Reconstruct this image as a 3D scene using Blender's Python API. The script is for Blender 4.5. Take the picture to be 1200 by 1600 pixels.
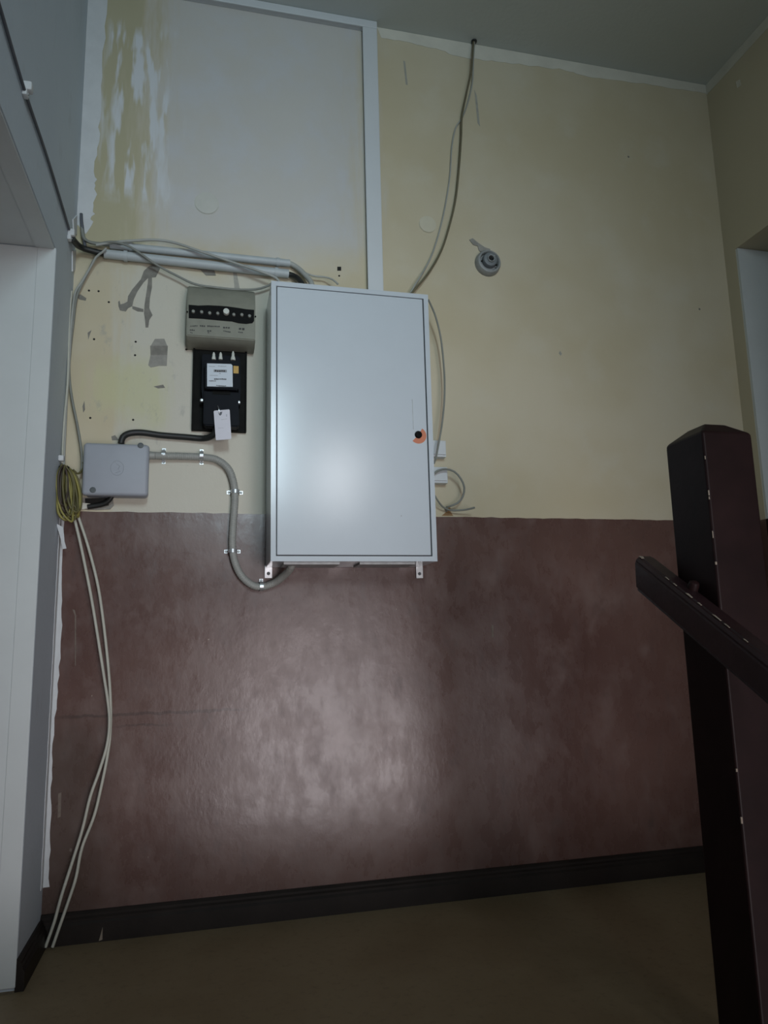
import bpy, bmesh, math, random
from mathutils import Vector, Matrix, Euler

for o in list(bpy.data.objects):
    bpy.data.objects.remove(o, do_unlink=True)
SC = bpy.context.scene
COL = SC.collection
random.seed(7)

# ---------------------------------------------------------------- camera
F_PX = 1137.71
CAM = Vector((0.46202, -2.49768, 0.87526))
ROT = Euler((1.73853, 0.023642, -0.235508), 'XYZ')
cd = bpy.data.cameras.new('camera')
cd.sensor_fit = 'HORIZONTAL'; cd.sensor_width = 36.0
cd.lens = F_PX * 36.0 / 1200.0
cd.clip_start = 0.02
cam = bpy.data.objects.new('camera', cd); COL.objects.link(cam)
cam.location = CAM; cam.rotation_euler = ROT
SC.camera = cam

# ---------------------------------------------------------------- world, light, exposure
SC.view_settings.view_transform = 'Standard'
SC.view_settings.look = 'None'
SC.view_settings.gamma = 1.0
SC.view_settings.use_curve_mapping = False
SC.view_settings.exposure = 0.0
SC.cycles.max_bounces = 6; SC.cycles.diffuse_bounces = 4; SC.cycles.glossy_bounces = 3
SC.cycles.adaptive_threshold = 0.02
w = bpy.data.worlds.new('world'); SC.world = w; w.use_nodes = True
w.node_tree.nodes['Background'].inputs[0].default_value = (0.80, 0.92, 1.0, 1)
w.node_tree.nodes['Background'].inputs[1].default_value = 0.2

def area(name, loc, rot, sx, sy, power, col, spread=180):
    l = bpy.data.lights.new(name, 'AREA'); l.shape = 'RECTANGLE'
    l.size = sx; l.size_y = sy; l.energy = power; l.color = col
    l.spread = math.radians(spread)
    o = bpy.data.objects.new(name, l); COL.objects.link(o)
    o.location = loc; o.rotation_euler = rot
    return o
# daylight entering through the stairwell window and the glazed entrance door behind the camera
YB = -4.6                                   # stairwell wall opposite the cabinets
WIN = (0.55, 1.02, 2.12, 3.22)             # openings in that wall: x0, x1, z0, z1
TRA = (1.45, 1.85, 2.03, 2.70)
DOR = (0.62, 2.58, -1.10, 1.08)
def daylight(name, o, power, col, spread=180, aim=None):
    c = Vector(((o[0] + o[1]) / 2, YB - 0.13, (o[2] + o[3]) / 2))
    rot = (math.radians(90), 0, 0)
    if aim is not None:
        rot = (Vector(aim) - c).to_track_quat('-Z', 'Z').to_euler()
    return area(name, c, rot, o[1] - o[0], o[3] - o[2], power, col, spread)
daylight('window_daylight', WIN, 11.0, (0.71, 0.91, 1.0), 62, (0.70, 0, 2.04))
daylight('transom_daylight', TRA, 2.9, (0.95, 0.97, 1.0), 90, (0.8, 0, 1.4))
daylight('door_daylight', DOR, 9.2, (1.0, 0.93, 0.96), 50, (0.74, 0, 0.90))

# ---------------------------------------------------------------- helpers
RM = ROT.to_matrix()
def ray(u, v):
    return RM @ Vector(((u - 600) / F_PX, -(v - 800) / F_PX, -1))
def at(u, v, d=0.0):
    """point that stands d in front of the back wall"""
    r = ray(u, v); return CAM + r * ((-d - CAM.y) / r.y)
def atx(u, v, x=0.0):
    """point on a plane parallel to the side walls"""
    r = ray(u, v); return CAM + r * ((x - CAM.x) / r.x)
def atz(u, v, z=0.0):
    r = ray(u, v); return CAM + r * ((z - CAM.z) / r.z)

def bx(bm, x0, x1, y0, y1, z0, z1, bevel=0.0, seg=2):
    vs = [bm.verts.new((x, y, z)) for x in (x0, x1) for y in (y0, y1) for z in (z0, z1)]
    fs = [bm.faces.new([vs[i] for i in q]) for q in
          ((0, 1, 3, 2), (4, 6, 7, 5), (0, 4, 5, 1), (2, 3, 7, 6), (0, 2, 6, 4), (1, 5, 7, 3))]
    bmesh.ops.recalc_face_normals(bm, faces=fs)
    if bevel > 0:
        es = set(e for f in fs for e in f.edges)
        bmesh.ops.bevel(bm, geom=list(es), offset=bevel, segments=seg, affect='EDGES', profile=0.5)
    return bm
def prism(bm, pts, vec):
    """extrude the closed polygon pts (3D) along vec"""
    a = [bm.verts.new(p) for p in pts]
    b = [bm.verts.new(Vector(p) + Vector(vec)) for p in pts]
    n = len(a)
    fs = [bm.faces.new(a[::-1]), bm.faces.new(b)]
    for i in range(n):
        fs.append(bm.faces.new((a[i], a[(i + 1) % n], b[(i + 1) % n], b[i])))
    bmesh.ops.recalc_face_normals(bm, faces=fs)
    return bm
def cyl(bm, c, axis, r0, r1, h, n=20, bevel=0.0):
    """closed frustum starting at c, going h along axis"""
    ax = Vector(axis).normalized()
    q = ax.to_track_quat('Z', 'Y').to_matrix()
    A = [bm.verts.new(Vector(c) + q @ Vector((r0 * math.cos(t), r0 * math.sin(t), 0))) for t in [2 * math.pi * i / n for i in range(n)]]
    B = [bm.verts.new(Vector(c) + q @ Vector((r1 * math.cos(t), r1 * math.sin(t), h))) for t in [2 * math.pi * i / n for i in range(n)]]
    fs = [bm.faces.new(A[::-1]), bm.faces.new(B)]
    for i in range(n):
        fs.append(bm.faces.new((A[i], A[(i + 1) % n], B[(i + 1) % n], B[i])))
    bmesh.ops.recalc_face_normals(bm, faces=fs)
    if bevel:
        bmesh.ops.bevel(bm, geom=list(fs[1].edges), offset=bevel, segments=3, affect='EDGES', profile=0.5)
    return bm
def lathe(bm, c, axis, prof, n=32):
    """prof: list of (radius, height along axis); ends with radius 0 are closed"""
    ax = Vector(axis).normalized(); q = ax.to_track_quat('Z', 'Y').to_matrix(); rings = []
    for r, h in prof:
        if r < 1e-6:
            rings.append([bm.verts.new(Vector(c) + q @ Vector((0, 0, h)))])
        else:
            rings.append([bm.verts.new(Vector(c) + q @ Vector((r * math.cos(2 * math.pi * i / n), r * math.sin(2 * math.pi * i / n), h))) for i in range(n)])
    fs = []
    for a, b in zip(rings, rings[1:]):
        for i in range(n):
            j = (i + 1) % n
            if len(a) == 1 and len(b) == 1: continue
            if len(a) == 1: fs.append(bm.faces.new((a[0], b[j], b[i])))
            elif len(b) == 1: fs.append(bm.faces.new((a[i], a[j], b[0])))
            else: fs.append(bm.faces.new((a[i], a[j], b[j], b[i])))
    bmesh.ops.recalc_face_normals(bm, faces=fs)
    return bm
def spline(pts, step=0.012):
    """centripetal-ish Catmull-Rom resampled"""
    P = [Vector(p) for p in pts]
    if len(P) == 2:
        n = max(2, int((P[1] - P[0]).length / step)); return [P[0].lerp(P[1], i / n) for i in range(n + 1)]
    Q = [P[0] * 2 - P[1]] + P + [P[-1] * 2 - P[-2]]; out = []
    for i in range(1, len(Q) - 2):
        n = max(2, int((Q[i + 1] - Q[i]).length / step))
        for k in range(n):
            t = k / n; a, b, c, d = Q[i - 1], Q[i], Q[i + 1], Q[i + 2]
            out.append(0.5 * (2 * b + (c - a) * t + (2 * a - 5 * b + 4 * c - d) * t * t + (3 * b - a - 3 * c + d) * t ** 3))
    out.append(P[-1]); return out
def tube(bm, pts, r, n=8, rfun=None, flat=1.0, ends=True):
    """tube along a polyline; r may vary through rfun(i)"""
    m = len(pts); prev = None; rings = []
    for i, p in enumerate(pts):
        t = (pts[min(i + 1, m - 1)] - pts[max(i - 1, 0)]).normalized()
        if prev is None:
            u = t.cross(Vector((0, 1, 0)))
            if u.length < 1e-3: u = t.cross(Vector((1, 0, 0)))
            u.normalize()
        else:
            u = (prev - t * prev.dot(t)).normalized()
        prev = u; v = t.cross(u)
        rr = r if rfun is None else rfun(i)
        rings.append([bm.verts.new(p + u * (rr * math.cos(2 * math.pi * k / n)) + v * (rr * flat * math.sin(2 * math.pi * k / n))) for k in range(n)])
    fs = []
    for a, b in zip(rings, rings[1:]):
        for k in range(n):
            fs.append(bm.faces.new((a[k], a[(k + 1) % n], b[(k + 1) % n], b[k])))
    if ends:
        fs.append(bm.faces.new(rings[0][::-1])); fs.append(bm.faces.new(rings[-1]))
    bmesh.ops.recalc_face_normals(bm, faces=fs)
    return bm

def obj(name, bm, m, parent=None, smooth=False, angle=40):
    me = bpy.data.meshes.new(name); bm.to_mesh(me); bm.free()
    if smooth:
        for p in me.polygons: p.use_smooth = True
        me.set_sharp_from_angle(angle=math.radians(angle))
    o = bpy.data.objects.new(name, me); COL.objects.link(o)
    me.materials.append(m)
    if parent is not None:
        o.parent = parent
        o.matrix_parent_inverse = Matrix.Translation(parent.location).inverted()
    return o
def thing(name, label, cat, loc, group=None):
    o = bpy.data.objects.new(name, None); COL.objects.link(o)
    o.empty_display_size = 0.05; o.location = loc
    return tag(o, label, cat, group)
def tag(o, label, cat, group=None):
    o['label'] = label; o['category'] = cat
    if group: o['group'] = group
    return o
def struct(name, bm, m, parent=None, label=None, smooth=False):
    o = obj(name, bm, m, parent, smooth)
    o['kind'] = 'structure'
    if label: o['label'] = label
    return o
B = bmesh.new

# ---------------------------------------------------------------- materials
class NT:
    def __init__(s, name):
        s.m = bpy.data.materials.new(name); s.m.use_nodes = True
        s.t = s.m.node_tree; s.b = s.t.nodes['Principled BSDF']
        s.pos = s.t.nodes.new('ShaderNodeNewGeometry').outputs['Position']
        sx = s.t.nodes.new('ShaderNodeSeparateXYZ'); s.link(s.pos, sx.inputs[0])
        s.x, s.y, s.z = sx.outputs
    def link(s, a, b): s.t.links.new(a, b)
    def put(s, sock, v):
        if hasattr(v, 'is_linked') or isinstance(v, bpy.types.NodeSocket): s.link(v, sock)
        elif isinstance(v, (tuple, list)): sock.default_value = (*v[:3], 1.0) if len(sock.default_value) == 4 else v
        else: sock.default_value = v
    def math(s, op, a, b=0.0, clamp=False):
        n = s.t.nodes.new('ShaderNodeMath'); n.operation = op; n.use_clamp = clamp
        s.put(n.inputs[0], a); s.put(n.inputs[1], b); return n.outputs[0]
    def ramp(s, v, a, b, lo=0.0, hi=1.0):
        n = s.t.nodes.new('ShaderNodeMapRange'); n.interpolation_type = 'SMOOTHSTEP'
        s.put(n.inputs[0], v); n.inputs[1].default_value = a; n.inputs[2].default_value = b
        n.inputs[3].default_value = lo; n.inputs[4].default_value = hi; return n.outputs[0]
    def noise(s, scale, detail=4, rough=0.55, stretch=(1, 1, 1), off=(0, 0, 0), dist=0.0):
        mp = s.t.nodes.new('ShaderNodeMapping'); s.link(s.pos, mp.inputs[0])
        mp.inputs['Scale'].default_value = stretch; mp.inputs['Location'].default_value = off
        n = s.t.nodes.new('ShaderNodeTexNoise'); s.link(mp.outputs[0], n.inputs['Vector'])
        n.inputs['Scale'].default_value = scale; n.inputs['Detail'].default_value = detail
        n.inputs['Roughness'].default_value = rough; n.inputs['Distortion'].default_value = dist
        return n.outputs[0]
    def mix(s, f, a, b):
        n = s.t.nodes.new('ShaderNodeMix'); n.data_type = 'RGBA'
        s.put(n.inputs[0], f); s.put(n.inputs[6], a); s.put(n.inputs[7], b); return n.outputs[2]
    def mixf(s, f, a, b):
        n = s.t.nodes.new('ShaderNodeMix'); n.data_type = 'FLOAT'
        s.put(n.inputs[0], f); s.put(n.inputs[2], a); s.put(n.inputs[3], b); return n.outputs[0]
    def softbox(s, x0, x1, z0, z1, e=0.03, xs=None, zs=None):
        X = xs or s.x; Z = zs or s.z
        a = s.math('MULTIPLY', s.ramp(X, x0 - e, x0 + e), s.ramp(X, x1 - e, x1 + e, 1, 0))
        c = s.math('MULTIPLY', s.ramp(Z, z0 - e, z0 + e), s.ramp(Z, z1 - e, z1 + e, 1, 0))
        return s.math('MULTIPLY', a, c)
    def bump(s, h, strength=0.2, dist=0.01):
        n = s.t.nodes.new('ShaderNodeBump'); n.inputs['Strength'].default_value = strength
        n.inputs['Distance'].default_value = dist; s.link(h, n.inputs['Height'])
        s.link(n.outputs[0], s.b.inputs['Normal'])
    def done(s, col, rough=0.5, metal=0.0, spec=0.5):
        s.put(s.b.inputs['Base Color'], col); s.put(s.b.inputs['Roughness'], rough)
        s.put(s.b.inputs['Metallic'], metal); s.b.inputs['Specular IOR Level'].default_value = spec
        return s.m
def simple(name, col, rough=0.5, metal=0.0, var=0.12, scale=25, spec=0.5, bump=0.0, bscale=200):
    n = NT(name); f = n.noise(scale, 4)
    c2 = tuple(max(0, c * (1 - 2 * var)) for c in col); c1 = tuple(min(1, c * (1 + var)) for c in col)
    if bump: n.bump(n.noise(bscale, 3), bump, 0.003)
    return n.done(n.mix(f, c2, c1), rough, metal, spec)

Z_PAINT = 1.2966
def cream_paint():
    """old cream distemper with whitewash panel, brush marks and filler"""
    n = NT('cream_distemper')
    med = n.noise(5, 4, .6, off=(3, 1, 2)); streak = n.noise(3.0, 3, .6, (7, 1, 1.1), (1.3, 0, .4))
    cream = n.mix(n.ramp(n.noise(1.6, 3, .6), .35, .65), (.56, .49, .335), (.61, .55, .41))
    cream = n.mix(n.math('MULTIPLY', n.ramp(med, .5, .75), .35), cream, (.63, .60, .50))
    zw = n.math('ADD', n.z, n.math('MULTIPLY', n.math('SUBTRACT', med, .5), .30))
    xw = n.math('ADD', n.x, n.math('MULTIPLY', n.math('SUBTRACT', streak, .5), .28))
    grey = n.softbox(.24, 1.03, 2.28, 3.4, .10, xw, zw)            # thin lilac-grey whitewash panel
    grey = n.math('MULTIPLY', grey, n.ramp(med, .25, .62, .95, .65))
    cream = n.mix(grey, cream, (.575, .585, .61))
    olive = n.softbox(-.2, .21, 2.18, 3.5, .07, xw, zw)              # old yellow distemper beside the corner
    cream = n.mix(n.math('MULTIPLY', olive, .8), cream, (.44, .41, .27))
    brush = n.math('MULTIPLY', n.softbox(.09, .30, 2.42, 3.08, .05, xw, zw), n.ramp(n.noise(2.4, 3, .5, (9, 1, 1.5), (.2, 0, .7)), .47, .56))
    cream = n.mix(brush, cream, (.66, .68, .70))
    plas = n.softbox(.16, .75, 1.2, 2.16, .06, xw, zw)               # pale filler round the meters
    cream = n.mix(n.math('MULTIPLY', plas, .55), cream, (.60, .61, .57))
    yel = n.softbox(.08, .30, 1.62, 1.82, .06, xw, zw)
    cream = n.mix(n.math('MULTIPLY', yel, .6), cream, (.57, .57, .32))
    scn = n.noise(14, 4, .7, (1.6, 1, .8))
    scuff = n.math('MULTIPLY', n.softbox(.05, .4, 1.45, 2.15, .05), n.ramp(scn, .56, .72))
    cream = n.mix(n.math('MULTIPLY', scuff, .5), cream, (.36, .36, .33))
    n.bump(n.math('ADD', n.noise(45, 3, .65), n.math('MULTIPLY', scn, .8)), .22, .004)
    return n.done(cream, .85)
def dado_paint():
    """worn brown gloss oil paint"""
    n = NT('brown_gloss_dado')
    wn = n.noise(6, 4, .68, (1.2, 1, .9), (7, 7, 7)); dn = n.noise(11, 4, .7, (1.5, 1, .7), (4, 4, 4))
    brown = n.mix(n.ramp(n.noise(1.6, 3, .6), .3, .7), (.098, .050, .041), (.140, .078, .064))
    brown = n.mix(n.math('MULTIPLY', n.ramp(wn, .46, .72), .6), brown, (.180, .120, .104))
    brown = n.mix(n.math('MULTIPLY', n.ramp(dn, .54, .74), .5), brown, (.060, .037, .032))
    zz = n.math('ADD', n.z, n.math('MULTIPLY', n.math('SUBTRACT', dn, .5), .03))
    for z0, x0, x1, wd in ((.648, .02, .58, .0045), (.612, .20, .34, .003)):
        ln = n.math('LESS_THAN', n.math('ABSOLUTE', n.math('SUBTRACT', zz, z0)), wd)
        brown = n.mix(n.math('MULTIPLY', n.math('MULTIPLY', ln, n.softbox(x0, x1, -1, 3, .05)), .5), brown, (.035, .022, .02))
    brown = n.mix(n.math('MULTIPLY', n.softbox(-.3, .16, -.2, .62, .10), .55), brown, (.060, .047, .036))  # light falloff painted into the brown: darker lower left corner
    fine = n.noise(38, 3, .6, (1.2, 1, .8), (2, 2, 2))
    brown = n.mix(n.ramp(fine, .735, .755), brown, (.36, .30, .25))
    n.bump(n.math('ADD', n.math('MULTIPLY', fine, .5), n.math('MULTIPLY', n.noise(7, 2), 1.1)), .22, .004)
    mott = n.math('ADD', n.math('MULTIPLY', wn, .5), n.math('MULTIPLY', dn, .5))
    return n.done(brown, n.ramp(mott, .38, .64, .235, .36))
def side_paint():
    n = NT('two_tone_side_paint'); f = n.noise(1.8, 3)
    up = n.ramp(n.z, Z_PAINT - .002, Z_PAINT + .002)
    c = n.mix(up, n.mix(f, (.098, .050, .041), (.140, .078, .064)), n.mix(f, (.55, .49, .34), (.61, .55, .41)))
    return n.done(c, n.mixf(up, .35, .85))

M = {}
M['cream'] = cream_paint(); M['dado'] = dado_paint(); M['wall_side'] = side_paint()
def left_wall_mat():
    n = NT('grey_left_wall_paint')
    f = n.noise(2.2, 5, .6); g = n.noise(12, 5, .65, (1, 1, .5))
    c = n.mix(f, (.50, .57, .64), (.60, .67, .73)); c = n.mix(n.math('MULTIPLY', n.ramp(g, .55, .75), .4), c, (.42, .46, .49))
    n.bump(n.noise(40, 5), .25, .005); return n.done(c, .75)
M['left_wall'] = left_wall_mat()
def ceil_mat():
    n = NT('ceiling_whitewash'); f = n.noise(1.5, 4, .6); c = n.mix(f, (.58, .63, .60), (.68, .72, .71))
    n.bump(n.noise(60, 4), .2, .004); return n.done(c, .9)
M['ceiling'] = ceil_mat()
def floor_mat():
    n = NT('worn_brown_floor'); f = n.noise(1.7, 6, .6); g = n.noise(40, 4, .7)
    c = n.mix(n.ramp(f, .35, .65), (.25, .18, .10), (.31, .235, .14)); c = n.mix(n.math('MULTIPLY', n.ramp(g, .5, .75), .5), c, (.17, .125, .075))
    sp = n.ramp(n.noise(55, 2, .5, off=(9, 1, 3)), .77, .79); c = n.mix(sp, c, (.35, .32, .27))
    n.bump(g, .15, .003); return n.done(c, .55)
M['floor'] = floor_mat()
M['skirt'] = simple('dark_skirting_paint', (.022, .016, .013), .5, spec=.25, var=.35, scale=9, bump=.2, bscale=60)
M['white_paint'] = simple('white_gloss_paint', (.66, .70, .70), .42, var=.05, scale=6, bump=.06, bscale=40)
M['whitewash'] = simple('whitewash', (.66, .68, .69), .85, var=.08, scale=14, bump=.3, bscale=60)
M['whitewash_warm'] = simple('aged_whitewash', (.72, .70, .61), .85, var=.10, scale=10, bump=.3, bscale=60)
M['cement'] = simple('grey_cement_filler', (.255, .245, .215), .9, var=.25, scale=40, bump=.6, bscale=120)
M['cement_light'] = simple('pale_cement_filler', (.34, .33, .295), .9, var=.2, scale=40, bump=.6, bscale=120)
M['hole'] = simple('dark_hole', (.02, .02, .018), .9)
M['smudge'] = simple('grey_smudge', (.42, .41, .36), .9, var=.2, scale=30)
M['plaster_disc'] = simple('plaster_disc', (.60, .60, .55), .85, var=.06, scale=20, bump=.3, bscale=90)
M['plaster_warm'] = simple('cream_plaster_disc', (.62, .58, .45), .85, var=.05, scale=20)
M['cabinet'] = simple('light_grey_powder_coat', (.60, .655, .70), .18, var=.02, scale=8, bump=.03, bscale=300)
M['cabinet_in'] = simple('cabinet_gap_shadow', (.06, .065, .07), .6)
M['zinc'] = simple('zinc_plated_steel', (.60, .62, .63), .34, .7, var=.1, scale=60)
M['galv'] = simple('galvanised_plate', (.42, .44, .44), .5, .5, var=.25, scale=60)
M['black_pl'] = simple('black_plastic', (.006, .006, .006), .6, spec=.1)
M['orange'] = simple('orange_sticker', (.62, .20, .10), .5, var=.05)
M['trunk'] = simple('white_trunking_plastic', (.66, .69, .71), .45, var=.03, scale=5)
M['pipe'] = simple('grey_pvc_pipe', (.47, .51, .52), .45, var=.08, scale=18)
M['flex'] = simple('grey_flexible_conduit', (.33, .335, .31), .5, var=.08, scale=30)
M['jbox'] = simple('grey_junction_plastic', (.36, .385, .43), .48, var=.06, scale=18)
M['jbox_dark'] = simple('dark_screw', (.10, .115, .12), .5)
M['fuse'] = simple('beige_grey_bakelite', (.25, .25, .20), .55, var=.12, scale=30)
M['ink'] = simple('black_ink', (.05, .05, .05), .7)
M['ink_grey'] = simple('grey_ink', (.30, .32, .34), .7)
M['ceramic'] = simple('white_ceramic', (.66, .68, .62), .3, var=.08)
M['ceramic_dark'] = simple('dusty_ceramic', (.26, .27, .24), .45, var=.2)
M['board'] = simple('black_meter_board', (.007, .007, .006), .6, var=.5, scale=30, spec=.1)
M['meter'] = simple('black_bakelite_meter', (.004, .005, .009), .5, spec=.1)
M['label'] = simple('pale_dial_plate', (.60, .66, .72), .5, var=.04)
M['amber'] = simple('amber_sticker', (.55, .33, .06), .5)
M['paper'] = simple('white_paper_tag', (.70, .70, .76), .75, var=.03, scale=40)
M['cable_black'] = simple('black_rubber_cable', (.018, .019, .018), .5, var=.3)
M['cable_white'] = simple('dirty_white_cable', (.56, .56, .48), .5, var=.15, scale=12)
M['cable_grey'] = simple('grey_cable', (.27, .28, .25), .55, var=.2, scale=14)
M['cable_mid'] = simple('pale_grey_cable', (.42, .43, .40), .55, var=.2, scale=14)
M['cable_slate'] = simple('dark_slate_cable', (.11, .12, .14), .55, var=.2, scale=14)
M['cable_olive'] = simple('olive_brown_cable', (.17, .15, .09), .55, var=.2, scale=14)
M['wire_y'] = simple('yellow_green_wire', (.33, .295, .08), .5, var=.3, scale=30)
M['wire_o'] = simple('olive_wire', (.155, .14, .055), .5, var=.3, scale=30)
M['wire_b'] = simple('brown_wire', (.065, .048, .035), .5, var=.3, scale=30)
M['rust'] = simple('rusty_stain', (.34, .20, .09), .85, var=.3, scale=60)
M['wood'] = simple('dark_maroon_gloss_paint', (.020, .009, .009), .48, spec=.16, var=.35, scale=12, bump=.15, bscale=40)
M['rail'] = simple('worn_maroon_gloss_paint', (.030, .014, .016), .34, spec=.45, var=.35, scale=18, bump=.2, bscale=50)
M['scratch'] = simple('dado_scratch', (.20, .16, .13), .8, var=.3, scale=80)
M['chip'] = simple('bare_chipped_paint', (.34, .28, .22), .8, var=.2)
M['rosette'] = simple('grey_socket_plastic', (.31, .325, .32), .5, var=.15, scale=40)
M['rosette_in'] = simple('slate_socket_core', (.20, .22, .23), .5, var=.15, scale=40)
M['glass_frame'] = simple('painted_window_frame', (.55, .54, .50), .5)

# ================================================================ THE SETTING
H = 3.3; W = 2.6206; TH = 0.25
Z_LOW = -1.70                                  # half landing below
Y_EDGE = -1.30                                 # edge of the landing towards the stairs
DOOR_Y0, DOOR_Y1, DOOR_Z = -0.2832, -1.22, 2.0507     # opening in the left wall
REC_Y0, REC_Y1, REC_Z = -0.0669, -1.0, 2.4589         # opening in the right wall

struct('floor', bx(B(), -1.0, W + 1.0, Y_EDGE, 0, -0.2, 0), M['floor'])
struct('ceiling', bx(B(), -TH, W + TH, YB - TH, TH, H, H + 0.2), M['ceiling'])
line = [(-TH + (W + 2 * TH) * i / 90, Z_PAINT + random.uniform(-.0016, .0016)) for i in range(91)]     # hand-painted dado line
bm = B()
prism(bm, [(-TH, 0, H)] + [(x, 0, z) for x, z in line] + [(W + TH, 0, H)], (0, TH, 0)); nf = len(bm.faces)
prism(bm, [(-TH, 0, -.2)] + [(x, 0, z) for x, z in line] + [(W + TH, 0, -.2)], (0, TH, 0))
bm.faces.ensure_lookup_table()
for f in bm.faces[nf:]: f.material_index = 1
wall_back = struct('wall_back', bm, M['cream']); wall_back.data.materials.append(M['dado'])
bm = B()
bx(bm, -0.42, 0, DOOR_Y0, 0, 0, H); bx(bm, -0.42, 0, YB, DOOR_Y1, Z_LOW, H); bx(bm, -0.42, 0, DOOR_Y1, DOOR_Y0, DOOR_Z, H)
wall_left = struct('wall_left', bm, M['left_wall'])
bm = B()
bx(bm, W, W + 0.45, REC_Y0, 0, 0, H); bx(bm, W, W + 0.45, YB, REC_Y1, Z_LOW, H); bx(bm, W, W + 0.45, REC_Y1, REC_Y0, REC_Z, H)
wall_right = struct('wall_right', bm, M['wall_side'])
# stairwell behind the camera: landing edge, lower floor, wall with window and glazed door
struct('floor_lower', bx(B(), -0.42, W + 0.45, YB - 0.25, Y_EDGE, Z_LOW - 0.2, Z_LOW), M['floor'])
st = struct('stairs', bx(B(), 0, 1.44, Y_EDGE - .28, Y_EDGE, -.34, -.17), M['floor'])
for i in range(2, 10):
    obj('step', bx(B(), 0, 1.44, Y_EDGE - .28 * i, Y_EDGE - .28 * (i - 1), -.17 * (i + 1), -.17 * i), M['floor'], st)
holes = (WIN, TRA, DOR)
xs = sorted({-.42, W + .45, *(h[0] for h in holes), *(h[1] for h in holes)}); zs = sorted({Z_LOW, H, *(h[2] for h in holes), *(h[3] for h in holes)})
bm = B()
for x0, x1 in zip(xs, xs[1:]):
    for z0, z1 in zip(zs, zs[1:]):
        xm, zm = (x0 + x1) / 2, (z0 + z1) / 2
        if not any(h[0] < xm < h[1] and h[2] < zm < h[3] for h in holes): bx(bm, x0, x1, YB - 0.25, YB, z0, z1)
struct('wall_stairwell', bm, M['wall_side'])
def glazing(name, x0, x1, z0, z1, nx, nz, t=0.05):
    y0, y1 = YB - 0.12, YB - 0.06
    bm = B()
    bx(bm, x0, x1, y0, y1, z0, z0 + t); bx(bm, x0, x1, y0, y1, z1 - t, z1); bx(bm, x0, x0 + t, y0, y1, z0 + t, z1 - t); bx(bm, x1 - t, x1, y0, y1, z0 + t, z1 - t)
    f = struct(name, bm, M['glass_frame'])
    for i in range(1, nx):
        x = x0 + (x1 - x0) * i / nx; obj('mullion', bx(B(), x - .02, x + .02, y0, y1, z0 + t, z1 - t), M['glass_frame'], f)
    return f
glazing('window_1', *WIN, 2, 1)
glazing('window_2', *TRA, 1, 1, .03)
glazing('door_3', *DOR, 2, 1, .06)

# --- white lining of the doorway in the left wall (far jamb faces the camera), door leaf deep inside
bm = B(); bx(bm, -0.42, -0.001, DOOR_Y0 - 0.012, DOOR_Y0, 0.012, DOOR_Z - .001, .004)
door_1 = struct('door_1', bm, M['white_paint'])
bm = B(); bx(bm, -0.050, 0.002, DOOR_Y0 - 0.016, DOOR_Y0 - 0.012, 0.012, DOOR_Z - .0015, .0015); obj('jamb_edge_strip', bm, M['white_paint'], door_1)
bm = B(); bx(bm, -0.42, -0.004, DOOR_Y1 + .001, DOOR_Y0 - .014, DOOR_Z - .0015, DOOR_Z + .004); obj('soffit_board', bm, M['white_paint'], door_1)
bm = B(); bx(bm, -0.054, -0.003, DOOR_Y1 + .001, DOOR_Y0 - .018, DOOR_Z - .006, DOOR_Z - .0015); obj('soffit_edge_strip', bm, M['white_paint'], door_1)
bm = B(); bx(bm, -0.42, -0.001, DOOR_Y1, DOOR_Y1 + .012, 0.012, DOOR_Z - .001); obj('near_jamb', bm, M['white_paint'], door_1)
bm = B(); bx(bm, -0.46, -0.425, DOOR_Y1 - .05, DOOR_Y0 + .05, 0.0, DOOR_Z + .05); leaf = obj('door_leaf', bm, M['white_paint'], door_1)
for z0, z1 in ((.2, .9), (1.05, 1.9)):
    obj('door_panel', bx(B(), -0.425, -0.415, DOOR_Y1 + .12, DOOR_Y0 - .12, z0, z1, .005), M['white_paint'], leaf)
# --- recess in the right wall: pale jamb over brown dado
bm = B(); bx(bm, W + 0.001, W + 0.45, REC_Y0 - .012, REC_Y0, Z_PAINT, REC_Z - .001)
door_2 = struct('door_2', bm, M['white_paint'])
bm = B(); bx(bm, W + 0.001, W + 0.45, REC_Y0 - .010, REC_Y0, 0, Z_PAINT); obj('jamb_dado', bm, M['wood'], door_2)
bm = B(); bx(bm, W + 0.451, W + 0.49, REC_Y1, REC_Y0, 0, REC_Z); obj('door_leaf', bm, M['white_paint'], door_2)

# --- skirting: board with a stepped ogee cap
def skirting(name, p0, p1, out, m=M['skirt'], h=.085):
    prof = [(0, 0), (.022, 0), (.022, h * .62), (.017, h * .70), (.017, h * .78), (.012, h * .84), (.012, h * .92), (.006, h), (0, h)]
    p0, p1, out = Vector(p0), Vector(p1), Vector(out)
    bm = B(); prism(bm, [p0 + out * a + Vector((0, 0, b)) for a, b in prof], p1 - p0)
    return struct(name, bm, m)
skirting('baseboard_back', (0.0, 0, 0), (W, 0, 0), (0, -1, 0))
skirting('baseboard_left', (0, -0.023, 0), (0, DOOR_Y0 - .012, 0), (1, 0, 0), h=.075)
skirting('baseboard_right', (W, -0.023, 0), (W, REC_Y0, 0), (-1, 0, 0))
# paint chip on the skirting
def wallpoly(bm, pts, d0=0.0, t=0.0016, plane=at, arg=None):
    if plane is at: prism(bm, [at(u, v, d0) for u, v in pts], (0, -t, 0))
    else: prism(bm, [atx(u, v, 0) for u, v in pts], (t, 0, 0))
    return bm
def zoomed(ox, oy, k, pts): return [(ox + x / k, oy + y / k) for x, y in pts]
obj('paint_chip', wallpoly(B(), [(160.5, 1448), (160, 1468), (154.5, 1470)], .0215, .0012), M['chip'], bpy.data.objects['baseboard_back'])

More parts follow.
